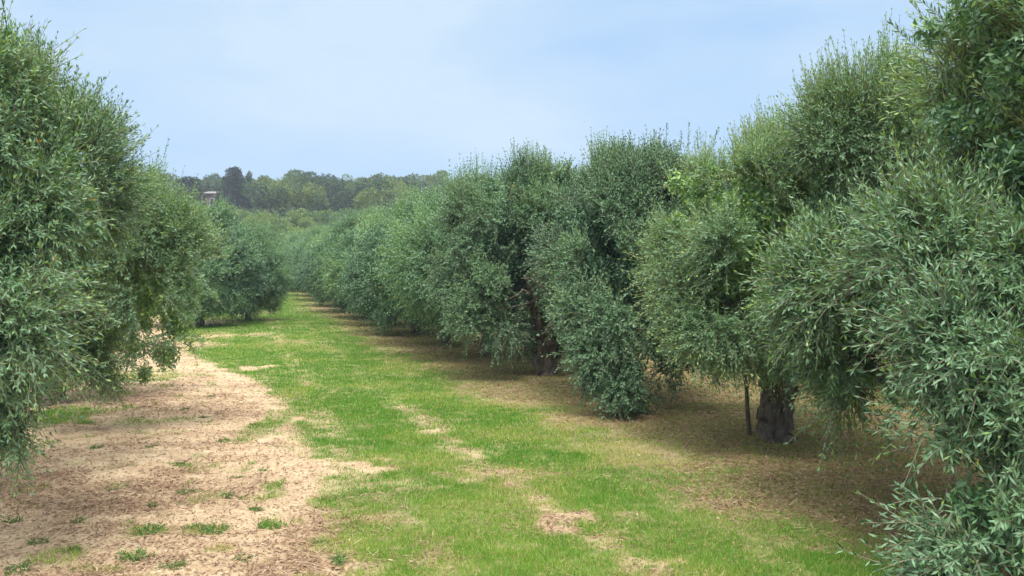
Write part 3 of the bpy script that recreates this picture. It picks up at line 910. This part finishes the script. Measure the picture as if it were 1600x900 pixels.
m_ = 60000
uy = rf.uniform(158, 285, m_); ux = (rf.uniform(215, 850, m_) - 800) / F * uy
uh = 3.6 * fbm(ux / 3.5, uy / 3.5, 301, 3) ** 1.3
up_ = np.stack([ux, uy, zg(ux, uy) + uh * rf.random(m_) ** .5], -1)
D = nrm(rf.normal(size=(m_, 3))); Wd = nrm(np.cross(D, rf.normal(size=(m_, 3)))); l_u = rf.uniform(.3, .75, m_)
q = np.stack([up_, up_ + D * (l_u * .5)[:, None] + Wd * (l_u * .3)[:, None], up_ + D * l_u[:, None], up_ + D * (l_u * .5)[:, None] - Wd * (l_u * .3)[:, None]], 1)
ug = mesh_obj("undergrowth", q.reshape(-1, 3), np.arange(m_ * 4).reshape(-1, 4), PINE, attrs={'tint': np.repeat(np.clip(fbm(ux / 6, uy / 6, 311, 2) * .8, 0, 1), 4)})
ug['kind'] = 'stuff'; ug['label'] = "low dark undergrowth between the pines on the far hill"; ug['category'] = "undergrowth"
for px_, d_ in ((298, 214), (312, 218), (324, 212), (336, 216), (350, 213), (306, 228), (330, 226)):      # wood closing the view behind the house
    kd, src = fp[int(rf.integers(len(fp)))]
    lab, gname = (lab_u, "umbrella pines on the far hill") if kd == 'umbrella' else (lab_r, "rounded pines on the far hill")
    copy_tree(src, (px_ - 800) / F * d_, d_, lab, gname, rf.uniform(0, 6), (1.1, 1.1, .95))
bp_ = []
bs = []
for d, step in ((98, 4.0), (106, 4.0), (115, 4.2), (125, 4.2), (136, 4.4), (148, 4.6), (158, 4.8)):
    x = (300 - 800) / F * d
    while x < (620 - 800) / F * d:
        bs.append((x + rf.uniform(-1, 1), d + rf.uniform(-3, 3))); x += step * rf.uniform(.8, 1.25)
for k, (x, d) in enumerate(bs):
    if k < 5:
        bp_.append(far_tree('bush', rf, (x, d, zg1(x, d)), lab_b, "shrubs on the slope below the far wood", k, "shrub", "shrub"))
    else:
        sc_ = rf.uniform(.85, 1.35)
        copy_tree(bp_[int(rf.integers(5))], x, d, lab_b, "shrubs on the slope below the far wood", rf.uniform(0, 6), (sc_, sc_, sc_ * .9))

far_tree('cedar', rf, at_px(366, 186), "dark conical cedar standing right of the white-roofed house", None, 1, "cedar_tree")
far_tree('cypress', rf, at_px(388, 190), "slim dark green cypress close against the right side of the cedar", None, 2, "cypress_tree")
far_tree('darkpine', rf, at_px(292, 180), "dark purplish round pine standing left of the white-roofed house", None, 3, "pine_tree")
far_tree('round', rf, at_px(334, 232, 1.5), "thin tall pine top rising behind the white-roofed house", None, 4, "pine_tree")

# ------------------------------------------------------------------ the house on the hill
hx, hd = (355 - 800) / F * 200, 200
hz = 13.7
house = empty("house", (hx, hd, hz), "small reddish house with a pale roof, half hidden behind the dark cedar", "house")
WALLM = plain("house_brick", (.20, .11, .115), .9, .2, 1.5)
ROOFM = plain("house_roof", (.22, .185, .19), .8, .12, 2)
FRM = plain("window_paint", (.62, .60, .56), .6, .05)
GLS = plain("window_glass", (.04, .05, .06), .15, .1)


def box(c_, s):
    c_ = np.array(c_); s = np.array(s) / 2
    v = np.array([[x, y, z] for x in (-1, 1) for y in (-1, 1) for z in (-1, 1)]) * s + c_
    q = np.array([[0, 1, 3, 2], [4, 6, 7, 5], [0, 4, 5, 1], [2, 3, 7, 6], [0, 2, 6, 4], [1, 5, 7, 3]])
    return v, q, np.zeros((0, 3), int)


V, Fc = join([box((0, 0, 1.2), (8, 6, 4.4))]); mesh_obj("wall", V, Fc[0], WALLM, house)
rv = np.array([[-4.5, -3.5, 3.42], [4.5, -3.5, 3.42], [4.5, 3.5, 3.42], [-4.5, 3.5, 3.42], [-4.5, -3.5, 3.6], [4.5, -3.5, 3.6], [4.5, 3.5, 3.6], [-4.5, 3.5, 3.6], [-4.5, 0, 4.2], [4.5, 0, 4.2]])
ro = mesh_obj("roof", rv, [np.array([[0, 3, 2, 1], [0, 1, 5, 4], [2, 3, 7, 6], [4, 5, 9, 8], [6, 7, 8, 9]]), np.array([[0, 4, 8], [0, 8, 7], [0, 7, 3], [1, 9, 5], [1, 6, 9], [1, 2, 6]])], ROOFM, house)
V, Fc = join([box((2, .8, 4.9), (.6, .6, 1.2))]); mesh_obj("chimney", V, Fc[0], WALLM, ro)
for wx in (-2.6, 0, 2.6):
    V, Fc = join([box((wx, -3.02, 2.3), (.95, .08, .1)), box((wx, -3.02, .9), (.95, .08, .1)), box((wx - .43, -3.02, 1.6), (.09, .08, 1.3)), box((wx + .43, -3.02, 1.6), (.09, .08, 1.3))])
    wo = mesh_obj("window", V, Fc[0], FRM, house)
    V, Fc = join([box((wx, -3.005, 1.6), (.76, .02, 1.29))]); mesh_obj("pane", V, Fc[0], GLS, wo)

# ------------------------------------------------------------------ prop stake and stone by the second tree
sx, sd = G(1172, 681)
c_ = P(1166, 600, sd + .1)
a_ = np.array([sx, sd, zg1(sx, sd) - .08])
V, Fc = join([tube(curve(a_, (c_[0], c_[1] + .1, c_[2] + .25), 0, rg, 8, .006), np.linspace(.032, .026, 8), 10, .08, 3)])
V = V - a_
so_ = mesh_obj("stake", V, Fc, STAKE, smooth=True)
so_.location = a_
so_['label'] = "thin weathered wooden stake propping a bough beside the gnarled trunk"; so_['category'] = "stake"

# ------------------------------------------------------------------ grass, weeds, litter
def place(x, y):
    return ground_h(x, y)


def blades(n, ymax, rng):
    # density falls with distance so that the sward closes at every range
    y = 5.2 * (ymax / 5.2) ** rng.random(n * 2)
    x = rng.uniform(-.68, .72, n * 2) * y
    g, th, li = zones(x, y)
    clump = .35 + 1.0 * sstep(.32, .62, fbm(x * 6, y * 6, 201, 2))
    dens = g * (1 - .6 * th * (.35 + .65 * li)) * clump * sstep(.05, .4, g)
    k = rng.random(n * 2) < dens
    x, y, g, th, li = x[k][:n], y[k][:n], g[k][:n], th[k][:n], li[k][:n]
    m = len(x)
    z = place(x, y) - .004
    h = rng.uniform(.018, .05, m) * (.75 + .6 * fbm(x * 1.2, y * 1.2, 211, 2)) * (1 - .35 * th) * (1 + .012 * y)
    wd = np.maximum(.0045, y * .00075) * rng.uniform(.8, 1.4, m)
    a = rng.uniform(0, 6.283, m); lean = rng.uniform(.1, 1.0, m); b_ = rng.uniform(0, 6.283, m)
    base = np.stack([x, y, z], -1)
    tip = base + np.stack([np.cos(b_) * h * lean, np.sin(b_) * h * lean, h], -1)
    s = np.stack([np.cos(a), np.sin(a), np.zeros(m)], -1) * (wd / 2)[:, None]
    V = np.stack([base - s, base + s, tip], 1).reshape(-1, 3)
    n2 = fbm(x * .7, y * .7, 221, 3); n3 = fbm(x * 3, y * 3, 231, 2)
    xl = np.interp(y, LBY, LBX)
    yel = .30 * sstep(.4, .75, n2) + .30 * sstep(9.5, 6.5, y) * sstep(3.5, 0.5, x) + .35 * th + .2 * (n3 - .5)
    edge = .25 * sstep(1., 0, g)
    dryp = (rng.random(m) < .16 + .2 * sstep(.55, .7, n2)) * .45
    t = np.clip(.10 + yel + edge + dryp + rng.normal(size=m) * .10, 0, 1)
    return V, np.arange(m * 3).reshape(-1, 3), np.repeat(t, 3)


V, Fq, t = blades(900000, 85, rg)
gr = mesh_obj("grass", V, Fq, GRASS, attrs={'tint': t})
gr['kind'] = 'stuff'; gr['label'] = "short bright green grass along the middle of the track, thinner under the right row"; gr['category'] = "grass"


def litter(n, rng):
    y = 5.2 * (45 / 5.2) ** rng.random(n * 3)
    x = rng.uniform(-.68, .75, n * 3) * y
    g, th, li = zones(x, y)
    dens = np.clip(li * 1.0 + .28 * (1 - g), 0, 1) * (1 - .5 * g * (1 - th))
    k = rng.random(n * 3) < dens
    x, y, li, g, th = x[k][:n], y[k][:n], li[k][:n], g[k][:n], th[k][:n]
    m = len(x)
    p = np.stack([x, y, place(x, y) + rng.uniform(.002, .012, m)], -1)
    a = rng.uniform(0, 6.283, m)
    D = nrm(np.stack([np.cos(a), np.sin(a) * .8, rng.normal(size=m) * .22], -1))
    Wd = nrm(np.cross(D, np.stack([rng.normal(size=m) * .4, rng.normal(size=m) * .4, np.ones(m)], -1)))
    straw = rng.random(m) < .35
    l = np.where(straw, rng.uniform(.05, .16, m), rng.uniform(.03, .06, m)) * (1 + .03 * (y - 6))
    wd = np.where(straw, .0035, .012) * (1 + .06 * (y - 6)).clip(1, 3)
    q = np.stack([p, p + D * (l * .5)[:, None] + Wd * (wd / 2)[:, None], p + D * l[:, None], p + D * (l * .5)[:, None] - Wd * (wd / 2)[:, None]], 1)
    t = np.clip(np.where(straw, .6, .25) + rng.normal(size=m) * .22 + .12 * (1 - li), 0, 1)
    return q.reshape(-1, 3), np.arange(m * 4).reshape(-1, 4), np.repeat(t, 4)


V, Fq, t = litter(300000, rg)
lt_ = mesh_obj("leaf_litter", V, Fq, DRY, attrs={'tint': t})
lt_['kind'] = 'stuff'; lt_['label'] = "brown fallen olive leaves and straw scattered over the bare soil and under the trees"; lt_['category'] = "litter"


def weed_mesh(seed, big=1.0, n=46, tb=.3):
    rng = np.random.default_rng(seed)
    a = rng.uniform(0, 6.283, n); rr = rng.uniform(0, .06, n) * big
    p = np.stack([np.cos(a) * rr * 1.6, np.sin(a) * rr, np.full(n, -.005)], -1)
    a2 = a + rng.normal(size=n) * .6
    Gd = nrm(np.stack([np.cos(a2) * .9, np.sin(a2) * .9, rng.uniform(.15, .9, n)], -1))
    V, Fq, mi, tt = sprigs(p, Gd, rng.uniform(.05, .13, n) * big, 4, .035 * big, .012 * big, np.full(n, tb) + rng.normal(size=n) * .2, UP * rng.uniform(-.5, .1, n)[:, None], rng)
    tt = np.clip(tt, 0, 1)
    me = mesh_obj("weed", V, Fq, WEED, attrs={'tint': tt})
    return me


# low weeds on the bare soil: row, column, size, label
WG = "low weeds on the bare soil left of the grass"
wd_ = [(872, 212, 1.5, "ragged dark green weed, largest on the bare soil near the lower left"), (832, 235, 1.2, None), (830, 335, 1.25, None), (826, 300, .8, None), (815, 120, .8, None),
       (862, 110, .8, None), (893, 30, 1.1, None), (812, 15, 1.0, None), (765, 178, .8, None), (725, 280, .9, None), (770, 290, .9, None), (775, 355, .8, None), (800, 400, .7, None),
       (745, 370, .7, None), (690, 350, .8, None), (700, 240, .8, None), (882, 590 - 60, .9, None), (850, 500, .7, None), (700, 150, .9, None), (655, 320, .8, None), (640, 290, .8, None), (790, 240, .7, None), (850, 60, .8, None),
       (735, 410, .7, None), (665, 395, .7, None), (620, 330, .9, None), (875, 380, .8, None), (890, 270, .9, None)]
wm = [weed_mesh(300 + k) for k in range(4)]
for k, (py, px, s, lab) in enumerate(wd_):
    x, d = G(px, py)
    if k < 4: o = wm[k]
    else:
        o = wm[k % 4].copy(); COL.objects.link(o)
    o.location = (x, d, float(ground_h(np.array([x]), np.array([d]))[0]))
    o.rotation_euler = (0, 0, k * 1.3); o.scale = (s * .85, s * .75, s * .8)
    o['label'] = lab or "small low green weed sprouting from the bare sandy soil"; o['category'] = "weed"; o['group'] = WG
yw = weed_mesh(340, 1.0, 60, .9)
x, d = G(425, 826); yw.location = (x, d, float(ground_h(np.array([x]), np.array([d]))[0]))
yw['label'] = "upright yellow-green weed alone on the pale soil beside the grass edge"; yw['category'] = "weed"; yw.scale = (.9, .9, 1.4)

# ------------------------------------------------------------------ air
hv, hn, N, L = newmat("haze_air")
o = N("ShaderNodeOutputMaterial"); pv = N("ShaderNodeVolumePrincipled")
pv.inputs['Color'].default_value = (.80, .88, 1, 1); pv.inputs['Density'].default_value = .0006
L(pv.outputs[0], o.inputs['Volume'])
V, Fc = join([box((0, 1000, 20), (6200, 4600, 50))])
V[:, 2] = np.where(V[:, 2] < 20, -4, 40)
hz_ = mesh_obj("haze", V, Fc[0], hv)
hz_['kind'] = 'stuff'
